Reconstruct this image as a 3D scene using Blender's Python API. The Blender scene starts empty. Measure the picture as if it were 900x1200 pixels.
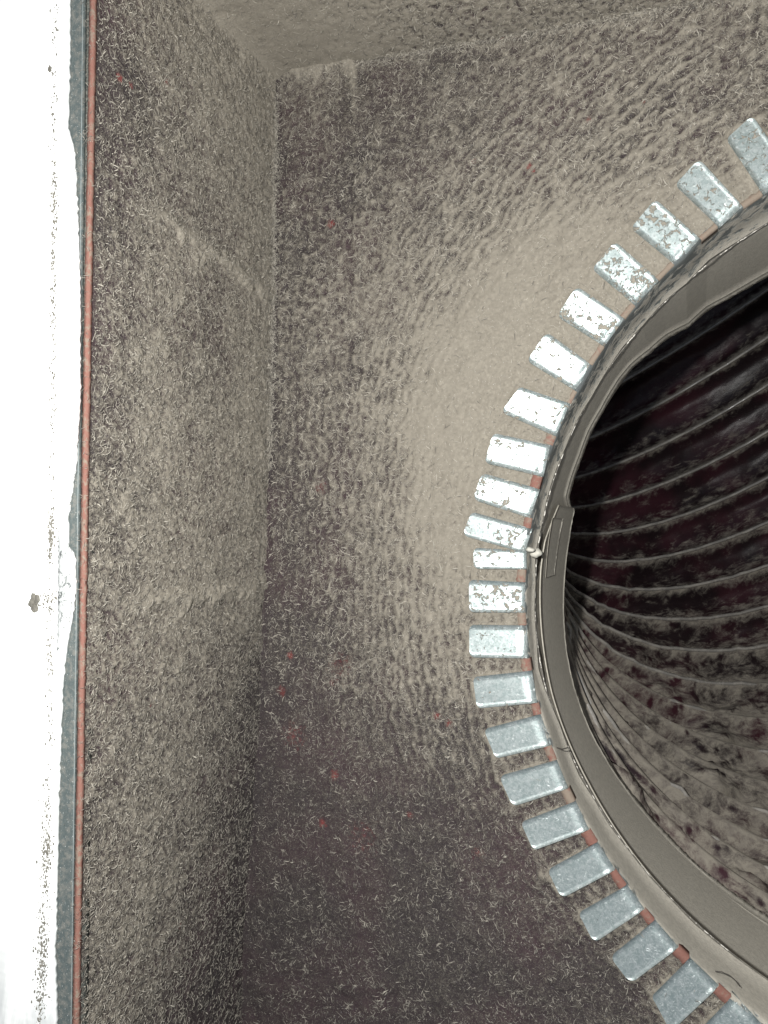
import bpy, bmesh, math, random
import numpy as np
from mathutils import Vector, Matrix

random.seed(4); rng = np.random.default_rng(7)
scene = bpy.context.scene
col = scene.collection

# ------------------------------------------------------------------ camera
# world: the back panel lies in y = 0, the box opens towards -y, z is up
F, CAMD = 870.0, 0.27
_n = np.array([815 - 450, -(620 - 600), F], float); _n /= np.linalg.norm(_n)
_u = np.array([.023, 1, 0.]); _u -= (_u @ _n) * _n; _u /= np.linalg.norm(_u)
_r = np.cross(_u, _n); _r = _r if _r[0] > 0 else -_r
cam_d = bpy.data.cameras.new('camera'); cam = bpy.data.objects.new('camera', cam_d); col.objects.link(cam)
cam_d.sensor_fit = 'VERTICAL'; cam_d.sensor_height = 36; cam_d.lens = 36 * F / 1200
cam_d.clip_start = .01; cam_d.clip_end = 20
# camera axes in world coordinates (x = _r, z = _u, y = _n components)
cx = Vector((_r[0], _n[0], _u[0])); cy = Vector((_r[1], _n[1], _u[1])); cz = -Vector((_r[2], _n[2], _u[2]))
cam.matrix_world = Matrix(((cx.x, cy.x, cz.x, 0), (cx.y, cy.y, cz.y, -CAMD), (cx.z, cy.z, cz.z, 0), (0, 0, 0, 1)))
scene.camera = cam
scene.view_settings.view_transform = 'Standard'; scene.view_settings.look = 'None'
scene.view_settings.exposure = 0; scene.view_settings.gamma = 1
scene.render.resolution_x, scene.render.resolution_y = 768, 1024
# ------------------------------------------------------------------ light: the phone's lamp beside the lens, dim grey surroundings
world = bpy.data.worlds.new('World'); scene.world = world; world.use_nodes = True
world.node_tree.nodes['Background'].inputs[0].default_value = (.75, .85, 1, 1)
world.node_tree.nodes['Background'].inputs[1].default_value = .22
ld = bpy.data.lights.new('flash_lamp', 'POINT'); ld.energy = 5.5; ld.shadow_soft_size = .0035; ld.color = (1, .985, .95)
lamp = bpy.data.objects.new('flash_lamp', ld); col.objects.link(lamp); lamp.location = (-.026, -.272, .020)

def P(px, py, y=0.0):
    """point of the plane at depth y seen at photograph pixel (px, py) -> x, z"""
    d = np.array([px - 450, -(py - 600), F], float)
    q = d * (CAMD + y) / (d @ _n)
    return float(q @ _r), float(q @ _u)
def side_pt(px, py, X):
    """point of the side plane x = X -> y, z"""
    d = np.array([px - 450, -(py - 600), F], float); q = d * X / (d @ _r)
    return float(q @ _n) - CAMD, float(q @ _u)

# ------------------------------------------------------------------ helpers
def tag(o, label=None, cat=None, group=None, kind=None):
    if label: o['label'] = label
    if cat: o['category'] = cat
    if group: o['group'] = group
    if kind: o['kind'] = kind
    return o
def empty(name, loc, label, cat, group=None):
    o = bpy.data.objects.new(name, None); col.objects.link(o); o.location = loc; o.empty_display_size = .01
    return tag(o, label, cat, group)
def mesh(name, V, faces, mat, parent=None, smooth=True, attrs=None):
    me = bpy.data.meshes.new(name)
    V = np.asarray(V, np.float32); faces = np.asarray(faces, np.int32)
    nf, k = faces.shape
    me.vertices.add(len(V)); me.vertices.foreach_set('co', V.ravel())
    me.loops.add(nf * k); me.loops.foreach_set('vertex_index', faces.ravel())
    me.polygons.add(nf)
    me.polygons.foreach_set('loop_start', np.arange(0, nf * k, k, dtype=np.int32))
    me.polygons.foreach_set('loop_total', np.full(nf, k, np.int32))
    if smooth: me.polygons.foreach_set('use_smooth', np.ones(nf, bool))
    for n, a in (attrs or {}).items():
        at = me.attributes.new(n, 'FLOAT', 'POINT'); at.data.foreach_set('value', np.asarray(a, np.float32).ravel())
    me.update(calc_edges=True); me.validate()
    me.materials.append(mat)
    o = bpy.data.objects.new(name, me); col.objects.link(o)
    if parent: o.parent = parent; o.matrix_parent_inverse = Matrix.Translation(-parent.location)
    return o
def grid_faces(nu, nv, closed_v=False, flip=False):
    i = np.arange(nu - 1)[:, None]; j = np.arange(nv if closed_v else nv - 1)[None, :]
    j2 = (j + 1) % nv
    f = np.stack([i * nv + j, (i + 1) * nv + j, (i + 1) * nv + j2, i * nv + j2], -1).reshape(-1, 4)
    return f[:, ::-1] if flip else f
def tile(lo, hi, size, n=1024, aniso=(1, 1), seed=0):
    """band-passed periodic noise, wavelengths lo..hi metres, unit deviation"""
    g = np.random.default_rng(seed); k = np.fft.fftfreq(n, size / n)
    K = np.hypot(k[:, None] * aniso[0], k[None, :] * aniso[1]) + 1e-9
    w = 1 / K
    A = np.exp(-(lo / w) ** 2) * (1 - np.exp(-(hi / w) ** 2)) / (K ** .6)
    A[0, 0] = 0
    f = np.fft.ifft2(np.fft.fft2(g.normal(size=(n, n))) * A).real
    return f / f.std(), size
def samp(t, u, v):
    f, size = t; n = f.shape[0]
    a = np.asarray(u) / size * n; b = np.asarray(v) / size * n
    a0 = np.floor(a).astype(int); b0 = np.floor(b).astype(int); fa = a - a0; fb = b - b0
    a0 %= n; b0 %= n; a1 = (a0 + 1) % n; b1 = (b0 + 1) % n
    return f[a0, b0] * (1 - fa) * (1 - fb) + f[a1, b0] * fa * (1 - fb) + f[a0, b1] * (1 - fa) * fb + f[a1, b1] * fa * fb
def sst(x, a, b):
    t = np.clip((np.asarray(x, float) - a) / (b - a), 0, 1); return t * t * (3 - 2 * t)
def idw(pts, u, v, p=3.0):
    """smooth interpolation of scattered (u, v, value)"""
    pts = np.asarray(pts, float); s = np.zeros_like(u); w = np.zeros_like(u)
    for a, b, c in pts:
        k = 1 / ((u - a) ** 2 + (v - b) ** 2 + 1.2e-4) ** (p / 2); s += k * c; w += k
    return s / w

# ------------------------------------------------------------------ materials
class NB:
    def __init__(s, name):
        s.m = bpy.data.materials.new(name); s.m.use_nodes = True; s.t = s.m.node_tree; s.N = s.t.nodes; s.L = s.t.links
        s.b = s.N['Principled BSDF']; s.co = s.N.new('ShaderNodeTexCoord').outputs['Object']
    def put(s, sock, v):
        if hasattr(v, 'is_output') or isinstance(v, bpy.types.NodeSocket): s.L.new(v, sock)
        else: sock.default_value = v
    def noise(s, scale, detail=3, rough=.6, dist=0, vec=None, col=False):
        n = s.N.new('ShaderNodeTexNoise'); n.inputs['Scale'].default_value = scale; n.inputs['Detail'].default_value = detail
        n.inputs['Roughness'].default_value = rough; n.inputs['Distortion'].default_value = dist
        s.L.new(vec or s.co, n.inputs['Vector']); return n.outputs['Color' if col else 'Fac']
    def math(s, op, a, b=0.0, c=0.0, clamp=False):
        n = s.N.new('ShaderNodeMath'); n.operation = op; n.use_clamp = clamp
        for i, v in enumerate((a, b, c)): s.put(n.inputs[i], v)
        return n.outputs[0]
    def mr(s, v, a, b, c=0.0, d=1.0):
        n = s.N.new('ShaderNodeMapRange'); n.interpolation_type = 'SMOOTHSTEP'
        for i, x in enumerate((v, a, b, c, d)): s.put(n.inputs[i], x)
        return n.outputs[0]
    def mix(s, f, a, b):
        n = s.N.new('ShaderNodeMix'); n.data_type = 'RGBA'
        s.put(n.inputs[0], f)
        for i, v in ((6, a), (7, b)): s.put(n.inputs[i], (*v, 1) if isinstance(v, tuple) and len(v) == 3 else v)
        return n.outputs[2]
    def attr(s, name, kind='GEOMETRY'):
        n = s.N.new('ShaderNodeAttribute'); n.attribute_type = kind; n.attribute_name = name; return n.outputs['Fac']
    def mapping(s, scale=(1, 1, 1), rot=(0, 0, 0)):
        n = s.N.new('ShaderNodeMapping'); n.inputs['Scale'].default_value = scale; n.inputs['Rotation'].default_value = rot
        s.L.new(s.co, n.inputs['Vector']); return n.outputs[0]
    def bump(s, h, dist, strength=1.0):
        n = s.N.new('ShaderNodeBump'); n.inputs['Distance'].default_value = dist; n.inputs['Strength'].default_value = strength
        s.L.new(h, n.inputs['Height']); s.L.new(n.outputs[0], s.b.inputs['Normal'])
    def out(s, color=None, rough=None, metal=None, spec=None):
        for k, v in (('Base Color', color), ('Roughness', rough), ('Metallic', metal), ('Specular IOR Level', spec)):
            if v is not None: s.put(s.b.inputs[k], (*v, 1) if isinstance(v, tuple) and len(v) == 3 else v)
        return s.m
DUST_A, DUST_B = (.292, .266, .220), (.248, .225, .186)

def lined_wall_material(name, wk, pal=0):
    s = NB(name)
    D = s.attr('dust')
    w = s.noise(260, 4, .6, 1.2); f1 = s.noise(620, 3, .6, 1.8); f2 = s.noise(1250, 3, .65, 1.2)
    rid = s.mr(s.math('ABSOLUTE', s.math('SUBTRACT', f1, .5)), .0, .045, 1, 0)
    rid2 = s.mr(s.math('ABSOLUTE', s.math('SUBTRACT', f2, .5)), .0, .05, 1, 0)
    grain = s.noise(2600, 2, .7)
    v = s.math('ADD', D, s.math('MULTIPLY', s.math('SUBTRACT', w, .5), wk))
    v = s.math('ADD', v, s.math('MULTIPLY', s.math('SUBTRACT', grain, .5), 1.0))
    v = s.math('ADD', v, s.math('MULTIPLY', rid, .26)); v = s.math('ADD', v, s.math('MULTIPLY', s.math('SUBTRACT', f2, .5), 1.25))
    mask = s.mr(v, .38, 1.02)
    speck = s.mr(s.noise(1700, 3, .75, .4), .53, .64)
    hair = s.math('MULTIPLY', rid, s.mr(s.noise(480, 2, .5), .42, .60))
    low = s.math('MAXIMUM', s.math('MULTIPLY', speck, .42), s.math('MULTIPLY', hair, .50))
    mask = s.math('MAXIMUM', mask, s.math('MULTIPLY', low, s.mr(D, -.15, .45, .55, 1)))
    big = s.noise(28, 3, .5); red = s.mr(s.math('ADD', s.attr('red'), s.math('MULTIPLY', s.noise(520, 4, .75), 1.1)), .82, 1.35)
    base = s.mix(s.mr(big, .35, .7), (.046, .038, .040), (.060, .040, .045))
    base = s.mix(s.math('MULTIPLY', red, .8), base, (.27, .055, .05))
    dust = s.mix(s.mr(s.noise(700, 4, .75), .3, .7), DUST_B, DUST_A)
    glit = s.mr(s.noise(3300, 0, .5), .80, .83)
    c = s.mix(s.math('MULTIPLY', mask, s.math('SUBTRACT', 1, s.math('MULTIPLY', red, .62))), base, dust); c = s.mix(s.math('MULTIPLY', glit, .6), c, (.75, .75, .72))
    h = s.math('ADD', s.math('MULTIPLY', mask, 1.0), s.math('MULTIPLY', grain, .5))
    h = s.math('ADD', h, s.math('MULTIPLY', rid, .35))
    s.bump(h, .0004, .7)
    return s.out(c, .93, 0, .18)
def lint_material():
    s = NB('grey_lint')
    c = s.mix(s.attr('tone'), (.12, .11, .10), (.52, .485, .415))
    return s.out(c, .9, 0, .15)
def tab_material():
    s = NB('galvanised_tab')
    D = s.attr('dust', 'OBJECT'); seed = s.attr('seed', 'OBJECT')
    vec = s.N.new('ShaderNodeVectorMath'); vec.operation = 'ADD'; s.L.new(s.co, vec.inputs[0]); s.L.new(seed, vec.inputs[1])
    v0 = vec.outputs[0]
    fl = s.noise(520, 5, .68, .6, v0); fl2 = s.noise(150, 3, .6, .4, v0)
    th = s.math('SUBTRACT', s.math('ADD', s.math('MULTIPLY', fl, .72), s.math('MULTIPLY', fl2, .28)), s.math('MULTIPLY', s.math('SUBTRACT', 1, D), .30))
    mask = s.mr(th, .40, .45)
    scr = s.noise(420, 2, .6, 1.5, v0)
    scr = s.mr(s.math('ABSOLUTE', s.math('SUBTRACT', scr, .5)), 0, .014, 1, 0)
    film = s.mr(s.noise(620, 5, .75, 1.0, v0), .35, .68)
    zinc = s.mix(s.math('MULTIPLY', scr, .7), s.mix(film, (.40, .48, .47), (.64, .70, .69)), (.82, .85, .84))
    c = s.mix(mask, zinc, s.mix(fl2, DUST_B, DUST_A))
    met = s.math('MULTIPLY', s.math('SUBTRACT', 1, mask), s.math('SUBTRACT', .72, s.math('MULTIPLY', scr, .3)))
    s.bump(s.math('ADD', s.math('MULTIPLY', mask, 1.0), s.math('ADD', s.math('MULTIPLY', scr, .15), s.math('MULTIPLY', film, .05))), .00035, .8)
    return s.out(c, s.mr(mask, 0, 1, .36, .95), met, .5)
def collar_material():
    s = NB('dust_coated_collar')
    D = s.attr('dust'); n = s.noise(210, 4, .65, .5); g = s.noise(2200, 2, .7); g2 = s.noise(700, 3, .6)
    mask = s.mr(s.math('ADD', D, s.math('MULTIPLY', s.math('SUBTRACT', n, .5), 1.5)), .42, .62)
    dust = s.mix(s.mr(g2, .3, .7), (.40, .375, .322), (.49, .46, .395))
    pit = s.mr(g, .66, .74)
    dust = s.mix(s.math('MULTIPLY', pit, .35), dust, (.24, .215, .18))
    c = s.mix(mask, (.40, .44, .44), dust)
    s.bump(s.math('ADD', s.math('MULTIPLY', mask, .6), s.math('MULTIPLY', g, .6)), .0004, .9)
    return s.out(c, s.mr(mask, 0, 1, .38, .95), s.mr(mask, 0, 1, .8, 0), .3)
def film_material():
    s = NB('maroon_duct_film')
    D = s.attr('dust'); cmb = s.N.new('ShaderNodeCombineXYZ'); s.L.new(s.attr('along'), cmb.inputs[0]); s.L.new(s.math('MULTIPLY', s.attr('round'), .4), cmb.inputs[1])
    n = s.noise(190, 6, .75, .8, cmb.outputs[0]); g = s.noise(1500, 2, .7); m = s.noise(420, 4, .7, .6, cmb.outputs[0])
    v = s.math('ADD', D, s.math('MULTIPLY', s.math('SUBTRACT', n, .5), 1.5))
    v = s.math('ADD', v, s.math('MULTIPLY', s.math('SUBTRACT', m, .5), .7)); v = s.math('ADD', v, s.math('MULTIPLY', s.math('SUBTRACT', g, .5), .35))
    mask = s.mr(v, .30, 1.0)
    film = s.mix(s.mr(s.noise(16, 3), .4, .65), (.018, .011, .013), (.050, .016, .023))
    c = s.mix(mask, film, s.mix(s.mr(m, .3, .7), (.235, .21, .182), (.33, .30, .25)))
    s.bump(s.math('ADD', m, s.math('MULTIPLY', g, .25)), .0006, .4)
    return s.out(c, s.mr(mask, 0, .6, .36, .9), 0, .4)
def wire_material():
    s = NB('film_over_wire')
    m = s.mr(s.noise(90, 5, .7), .42, .62)
    c = s.mix(m, (.30, .285, .265), (.42, .395, .355))
    return s.out(c, s.mr(m, 0, 1, .20, .5), 0, .9)
def pink_material():
    s = NB('pink_insulation')
    n = s.mr(s.noise(300, 4, .7), .45, .62); g = s.noise(1400, 2, .7)
    D = s.attr('dust', 'OBJECT')
    c = s.mix(s.math('MULTIPLY', g, .6), (.20, .095, .076), (.28, .15, .12))
    c = s.mix(s.mr(s.math('ADD', s.noise(420, 4, .7, .6), s.math('MULTIPLY', D, .40)), .62, .84), c, (.24, .195, .155))
    s.bump(g, .0004, .6)
    return s.out(c, .9, 0, .2)
def flange_material():
    s = NB('bright_flange')
    n = s.noise(40, 3, .5); sc = s.noise(500, 3, .7, 0, s.mapping((1, 1, .12)))
    sc = s.mr(s.math('ABSOLUTE', s.math('SUBTRACT', sc, .5)), 0, .012, 1, 0)
    c = s.mix(s.math('MULTIPLY', sc, .12), s.mix(n, (.84, .86, .86), (.92, .93, .91)), (.45, .48, .48))
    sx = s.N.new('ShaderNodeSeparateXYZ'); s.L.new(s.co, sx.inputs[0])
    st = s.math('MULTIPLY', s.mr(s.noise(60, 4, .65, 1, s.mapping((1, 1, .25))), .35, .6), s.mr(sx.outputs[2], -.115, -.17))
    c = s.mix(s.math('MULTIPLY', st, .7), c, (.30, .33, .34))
    return s.out(c, .45, .0, .5)
def lip_material():
    s = NB('dull_galvanised_lip')
    g = s.noise(2600, 2, .6); m = s.noise(500, 3, .7); sp = s.mr(s.noise(3000, 1, .5), .72, .76); D = s.attr('dust', 'OBJECT')
    d = s.math('MULTIPLY', s.mr(m, .42, .66), D)
    c = s.mix(s.math('MULTIPLY', g, 1.0), (.052, .068, .070), (.135, .16, .157))
    c = s.mix(d, c, (.27, .255, .225)); c = s.mix(sp, c, (.7, .72, .7))
    s.bump(m, .0003, .5)
    return s.out(c, .6, .25, .4)
def plain(name, c, rough=.8, metal=0, bumps=None, spec=.3, c2=None, sc=400):
    s = NB(name); n = s.noise(sc, 4, .65)
    if bumps: s.bump(n, bumps, .8)
    return s.out(s.mix(s.mr(n, .35, .65), c, c2 or tuple(x * .75 for x in c)), rough, metal, spec)

M_side, M_top = lined_wall_material('dusty_side_liner', .30), lined_wall_material('dusty_top_liner', .25)
M_wall, M_lint, M_tab, M_collar, M_film, M_wire = lined_wall_material('dusty_black_liner', .36), lint_material(), tab_material(), collar_material(), film_material(), wire_material()
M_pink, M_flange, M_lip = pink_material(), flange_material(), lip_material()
M_channel = plain('dark_channel', (.035, .042, .04), .8, 0, .0004, c2=(.16, .16, .14), sc=1500)  # darker than the lip, with paler speckle
M_edge = plain('bare_zinc_edge', (.78, .82, .82), .3, .7, .0002)
M_dirt = plain('dried_dirt', (.19, .18, .155), .95, 0, .0005)
M_putty = plain('pale_sealant', (.62, .60, .53), .7, 0, .0002)

# ------------------------------------------------------------------ dimensions read off the photograph
CX, CZ, R = .0968, -.0220, .1534        # collar opening
XL = -.1686                             # side wall
YF = -.100                              # front edge of the box
def xwall(y, z):
    a = np.interp(z, [-.178, -.088, .0455, .187], [-.1725, -.168, -.1663, -.1686]); b = np.interp(z, [-.30, -.15, .155, .2], [-.1618, -.1644, -.1706, -.1716])
    t = np.clip(-np.asarray(y) / .1, 0, 1.3); return a * (1 - t) + b * t
T_big = tile(.006, .03, .25, seed=1); T_mid = tile(.0022, .006, .18, seed=2); T_fine = tile(.0010, .0025, .12, seed=3)
T_rip = tile(.0019, .0042, .16, aniso=(1, 1.7), seed=4)   # short across first axis, long along second
T_diag = tile(.0013, .0032, .14, aniso=(1, 1.5), seed=5)

TABS = [  # upper and lower outer corners, upper and lower inner corners, dust, in photograph pixels
    ((880, 139), (852, 163), (926, 205), (892, 226), .46), ((818, 190), (792, 216), (870, 245), (843, 268), .46), ((767, 238), (741, 268), (822, 284), (790, 310), .55),
    ((720, 287), (696, 316), (769, 328), (748, 361), .62), ((676, 340), (655, 371), (733, 376), (713, 409), .56), ((641, 393), (620, 423), (695, 430), (677, 459), .50),
    ((609, 456), (591, 483), (670, 475), (652, 511), .52), ((579, 510), (570, 541), (653, 525), (638, 559), .52), ((565, 556), (556, 584), (637, 575), (621, 606), .52),
    ((552, 601), (543, 626), (622, 620), (610, 646), .48), ((556, 643), (556, 665), (621, 646), (621, 667), .52), ((551, 681), (551, 715), (619, 683), (619, 717), .54),
    ((550, 734), (551, 768), (620, 733), (621, 770), .42), ((555, 795), (559, 828), (622, 786), (631, 822), .34), ((568, 856), (580, 887), (633, 837), (645, 872), .10),
    ((586, 911), (600, 943), (650, 891), (666, 922), .08), ((611, 965), (625, 994), (673, 939), (691, 970), .06), ((642, 1021), (658, 1050), (701, 986), (721, 1017), .06),
    ((678, 1072), (696, 1102), (735, 1036), (755, 1063), .06), ((716, 1122), (738, 1150), (768, 1077), (795, 1107), .06), ((764, 1170), (786, 1206), (810, 1120), (842, 1152), .06),
    ((808, 1222), (838, 1246), (861, 1162), (898, 1193), .06)]
# ------------------------------------------------------------------ back wall
def red_field(pts, u, v):
    o = np.zeros_like(u)
    for a_, b_, sz, k_ in pts: o = np.maximum(o, k_ * np.exp(-(((u - a_) ** 2 + (v - b_) ** 2) / sz ** 2)))
    return o
RB_ = [(*P(a_, b_), c_ * .00031, d_) for a_, b_, c_, d_ in [(388, 262, 9, .62), (340, 768, 7, .7), (512, 838, 6, .75), (526, 848, 7, .7), (392, 908, 8, .7), (620, 195, 5, .8), (555, 188, 4, .8), (690, 140, 6, .7), (375, 572, 14, .5),
       (345, 860, 30, .42), (400, 780, 34, .40), (425, 980, 40, .36), (330, 810, 10, .6), (378, 965, 8, .6), (480, 955, 6, .6), (625, 200, 3, .9), (590, 45, 5, .6), (755, 120, 5, .6), (390, 800, 8, .5), (560, 1000, 14, .4)]]
RS_ = [(*side_pt(a_, b_, XL), c_ * .00026, d_) for a_, b_, c_, d_ in [(144, 90, 7, .8), (157, 98, 5, .75), (197, 95, 8, .78), (208, 1085, 7, .6), (185, 580, 8, .45), (172, 826, 5, .6), (150, 1080, 8, .4), (120, 560, 9, .4)]]
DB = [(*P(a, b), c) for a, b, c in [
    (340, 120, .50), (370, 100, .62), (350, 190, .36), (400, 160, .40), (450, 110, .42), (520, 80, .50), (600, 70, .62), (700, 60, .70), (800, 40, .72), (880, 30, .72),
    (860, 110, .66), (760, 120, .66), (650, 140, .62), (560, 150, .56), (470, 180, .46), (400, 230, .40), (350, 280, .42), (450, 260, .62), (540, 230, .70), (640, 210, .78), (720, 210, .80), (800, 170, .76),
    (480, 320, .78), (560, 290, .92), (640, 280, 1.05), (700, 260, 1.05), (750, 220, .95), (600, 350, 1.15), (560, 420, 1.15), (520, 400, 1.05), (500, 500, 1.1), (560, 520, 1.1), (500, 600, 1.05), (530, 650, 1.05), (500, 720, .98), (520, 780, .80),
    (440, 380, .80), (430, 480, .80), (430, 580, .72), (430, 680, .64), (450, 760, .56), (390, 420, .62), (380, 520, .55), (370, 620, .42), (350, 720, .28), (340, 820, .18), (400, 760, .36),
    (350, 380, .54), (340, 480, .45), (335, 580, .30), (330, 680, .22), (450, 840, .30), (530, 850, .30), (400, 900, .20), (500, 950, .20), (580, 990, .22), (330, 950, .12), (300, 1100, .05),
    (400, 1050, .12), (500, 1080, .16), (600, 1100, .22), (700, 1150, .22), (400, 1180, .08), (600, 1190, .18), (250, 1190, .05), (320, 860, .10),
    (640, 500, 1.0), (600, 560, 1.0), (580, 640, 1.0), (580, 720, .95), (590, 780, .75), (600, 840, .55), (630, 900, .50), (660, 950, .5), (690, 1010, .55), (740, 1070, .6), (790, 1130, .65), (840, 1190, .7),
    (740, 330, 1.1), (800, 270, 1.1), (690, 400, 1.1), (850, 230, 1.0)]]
def ridge(u, c, w): return np.exp(-((u - c) / w) ** 2)
def back_fields(x, z):
    r = np.hypot(x - CX, z - CZ); a = np.arctan2(z - CZ, x - CX) % (2 * math.pi)
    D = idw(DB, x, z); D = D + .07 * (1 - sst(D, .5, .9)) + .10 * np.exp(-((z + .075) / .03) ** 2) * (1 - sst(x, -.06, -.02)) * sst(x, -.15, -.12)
    al = a * R
    wv = .0007 * samp(T_big, x + .02, z + .05) + .00030 * samp(T_mid, x + .06, z)
    con = 1.05 * np.cos(2 * math.pi * (r + wv) / .0034) * (.55 + .45 * np.abs(samp(T_mid, x, z + .04))) + .38 * samp(T_rip, r, al)                                  # ripples concentric with the opening
    rad = 1.0 * np.cos(2 * math.pi * (x + .12 * (z - .1) + 1.2 * wv) / .0052) * (.5 + .5 * np.abs(samp(T_mid, x, z + .04))) + .38 * samp(T_rip, x + .05, z)                      # streaks running away from the opening
    k = sst(np.degrees(a), 104, 124)                          # streaks above, ripples to the side
    k = np.where(a > math.radians(260), 0, k)
    row = 1.05 * np.cos(2 * math.pi * (x + 1.3 * wv) / .0040) * (.45 + .55 * np.abs(samp(T_mid, x + .01, z + .04))) + .38 * samp(T_rip, x + .02, z)
    iso = samp(T_mid, x + .07, z + .09)
    rip = con * k + rad * (1 - k)
    side_k = 1 - sst(x, -.135, -.105); rip = rip * (1 - side_k) + row * side_k
    far = sst(r - R, .075, .115) * sst(z, .03, .08) * (1 - sst(x, -.02, .0)); rip = rip * (1 - far) + .75 * iso * far
    mid = samp(T_mid, x, z); big = samp(T_big, x, z); fine = samp(T_fine, x, z)
    smooth = sst(D, .80, 1.16)
    amp = (1 - .9 * smooth) * (.12 + .88 * sst(D, .15, .6)) * (1 - .5 * sst(z, .13, .17) * (1 - sst(x, -.10, -.05)))
    xs = P(415, 95)[0]
    vr = ridge(x + .0006 * big, xs, .0011) * sst(z, .150, .170) * .9
    vr -= .40 * ridge(x + .0012 * big, xs, .0014) * sst(z, -.10, 0) * (1 - sst(z, .150, .165))
    zs = .1869 - .05 * (x - XL) - z
    top = np.exp(-np.clip(zs, 0, 1) / .004) * (1 - .85 * sst(x, -.136, -.126))
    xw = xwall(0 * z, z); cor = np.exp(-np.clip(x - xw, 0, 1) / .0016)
    gap = sst(r, R + .003, R + .008)
    tb = np.zeros_like(x); tl = np.zeros_like(x)
    for i_, (o1, o2, b1, b2, _d) in enumerate(TABS):
        o1, o2, b1, b2 = (np.array(P(*q_)) for q_ in (o1, o2, b1, b2))
        c_ = (o1 + o2 + b1 + b2) / 4; ax_ = (o1 + o2 - b1 - b2) / 2; L_ = np.linalg.norm(ax_); ax_ = ax_ / L_; sd_ = np.array([-ax_[1], ax_[0]])
        w_ = (abs((o1 - o2) @ sd_) + abs((b1 - b2) @ sd_)) / 4
        pu = (x - c_[0]) * ax_[0] + (z - c_[1]) * ax_[1]; pv = (x - c_[0]) * sd_[0] + (z - c_[1]) * sd_[1]
        dd_ = np.hypot(np.maximum(np.abs(pu) - L_ / 2 + .0022, 0), np.maximum(np.abs(pv) - w_ + .0022, 0)) - .0022
        m_ = np.exp(-(np.clip(dd_ - .0005, 0, 1) / (.0006 if i_ > 2 else .0010)) ** 2)
        tb = np.maximum(tb, m_)
        if i_ < 3: tl = np.maximum(tl, m_ * (dd_ > 0) * sst(pv, 0, .004))
    h = .00044 * rip * amp + .00012 * mid * amp + .00010 * fine * (.35 + amp * .65) + .0006 * smooth + .0002 * big
    h = h + .0005 * tb + .0010 * tl
    h = h * gap + .0012 * vr + .0042 * top
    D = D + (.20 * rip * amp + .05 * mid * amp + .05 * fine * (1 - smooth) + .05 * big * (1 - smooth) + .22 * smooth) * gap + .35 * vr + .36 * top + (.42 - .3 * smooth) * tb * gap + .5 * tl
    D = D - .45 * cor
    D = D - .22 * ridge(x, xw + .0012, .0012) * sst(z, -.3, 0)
    return h, D
gx = np.concatenate([np.arange(-.1775, .040, .00078), np.arange(.040, .31, .004)])
gz = np.arange(-.300, .1875, .00078)
X, Z = np.meshgrid(gx, gz, indexing='ij')
h, D = back_fields(X, Z)
zmax = .1869 - .05 * (X - XL)
Zc = np.minimum(Z, zmax + .0006)
V = np.stack([X, -h, Zc], -1).reshape(-1, 3)
Fc = grid_faces(len(gx), len(gz))
rr = np.hypot(V[:, 0] - CX, V[:, 2] - CZ)
# pull the ring of vertices next to the hole onto its edge
near = (rr < R + .0016) & (rr > R - .0012)
s_ = (R + .0012) / rr[near]
V[near, 0] = CX + (V[near, 0] - CX) * s_; V[near, 2] = CZ + (V[near, 2] - CZ) * s_
inside = rr <= R - .0012
Fc = Fc[~inside[Fc].any(1)]
used = np.zeros(len(V), bool); used[Fc.ravel()] = True; idx = np.cumsum(used) - 1
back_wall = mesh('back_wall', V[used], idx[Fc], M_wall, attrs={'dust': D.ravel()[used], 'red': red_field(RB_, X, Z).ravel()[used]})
tag(back_wall, 'black lined back wall of the box, rippled with grey dust around the round opening', None, None, 'structure')

# ------------------------------------------------------------------ side wall (x = XL)
DS = [(*side_pt(a, b, XL), c) for a, b, c in [
    (130, 40, .42), (180, 30, .62), (200, 80, .70), (150, 100, .40), (150, 170, .45), (230, 60, .72), (260, 110, .78), (300, 120, .80), (310, 200, .82), (300, 260, .72), (250, 180, .70), (200, 180, .62),
    (130, 250, .42), (180, 260, .66), (240, 260, .55), (260, 330, .60), (300, 320, .74), (200, 330, .76), (150, 330, .55), (125, 380, .45), (170, 420, .76), (230, 420, .58), (290, 420, .74), (240, 380, .50),
    (130, 500, .50), (180, 520, .76), (230, 540, .62), (290, 520, .80), (130, 620, .62), (190, 620, .72), (260, 620, .68), (300, 620, .72), (130, 720, .60), (200, 710, .74), (280, 700, .70),
    (120, 800, .60), (200, 800, .64), (270, 780, .56), (300, 820, .34), (110, 920, .56), (180, 920, .64), (250, 920, .48), (290, 930, .22), (110, 1050, .56), (170, 1060, .60), (230, 1050, .42), (270, 1080, .16),
    (110, 1180, .54), (170, 1180, .48), (220, 1180, .28), (250, 1190, .12)]]
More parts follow.
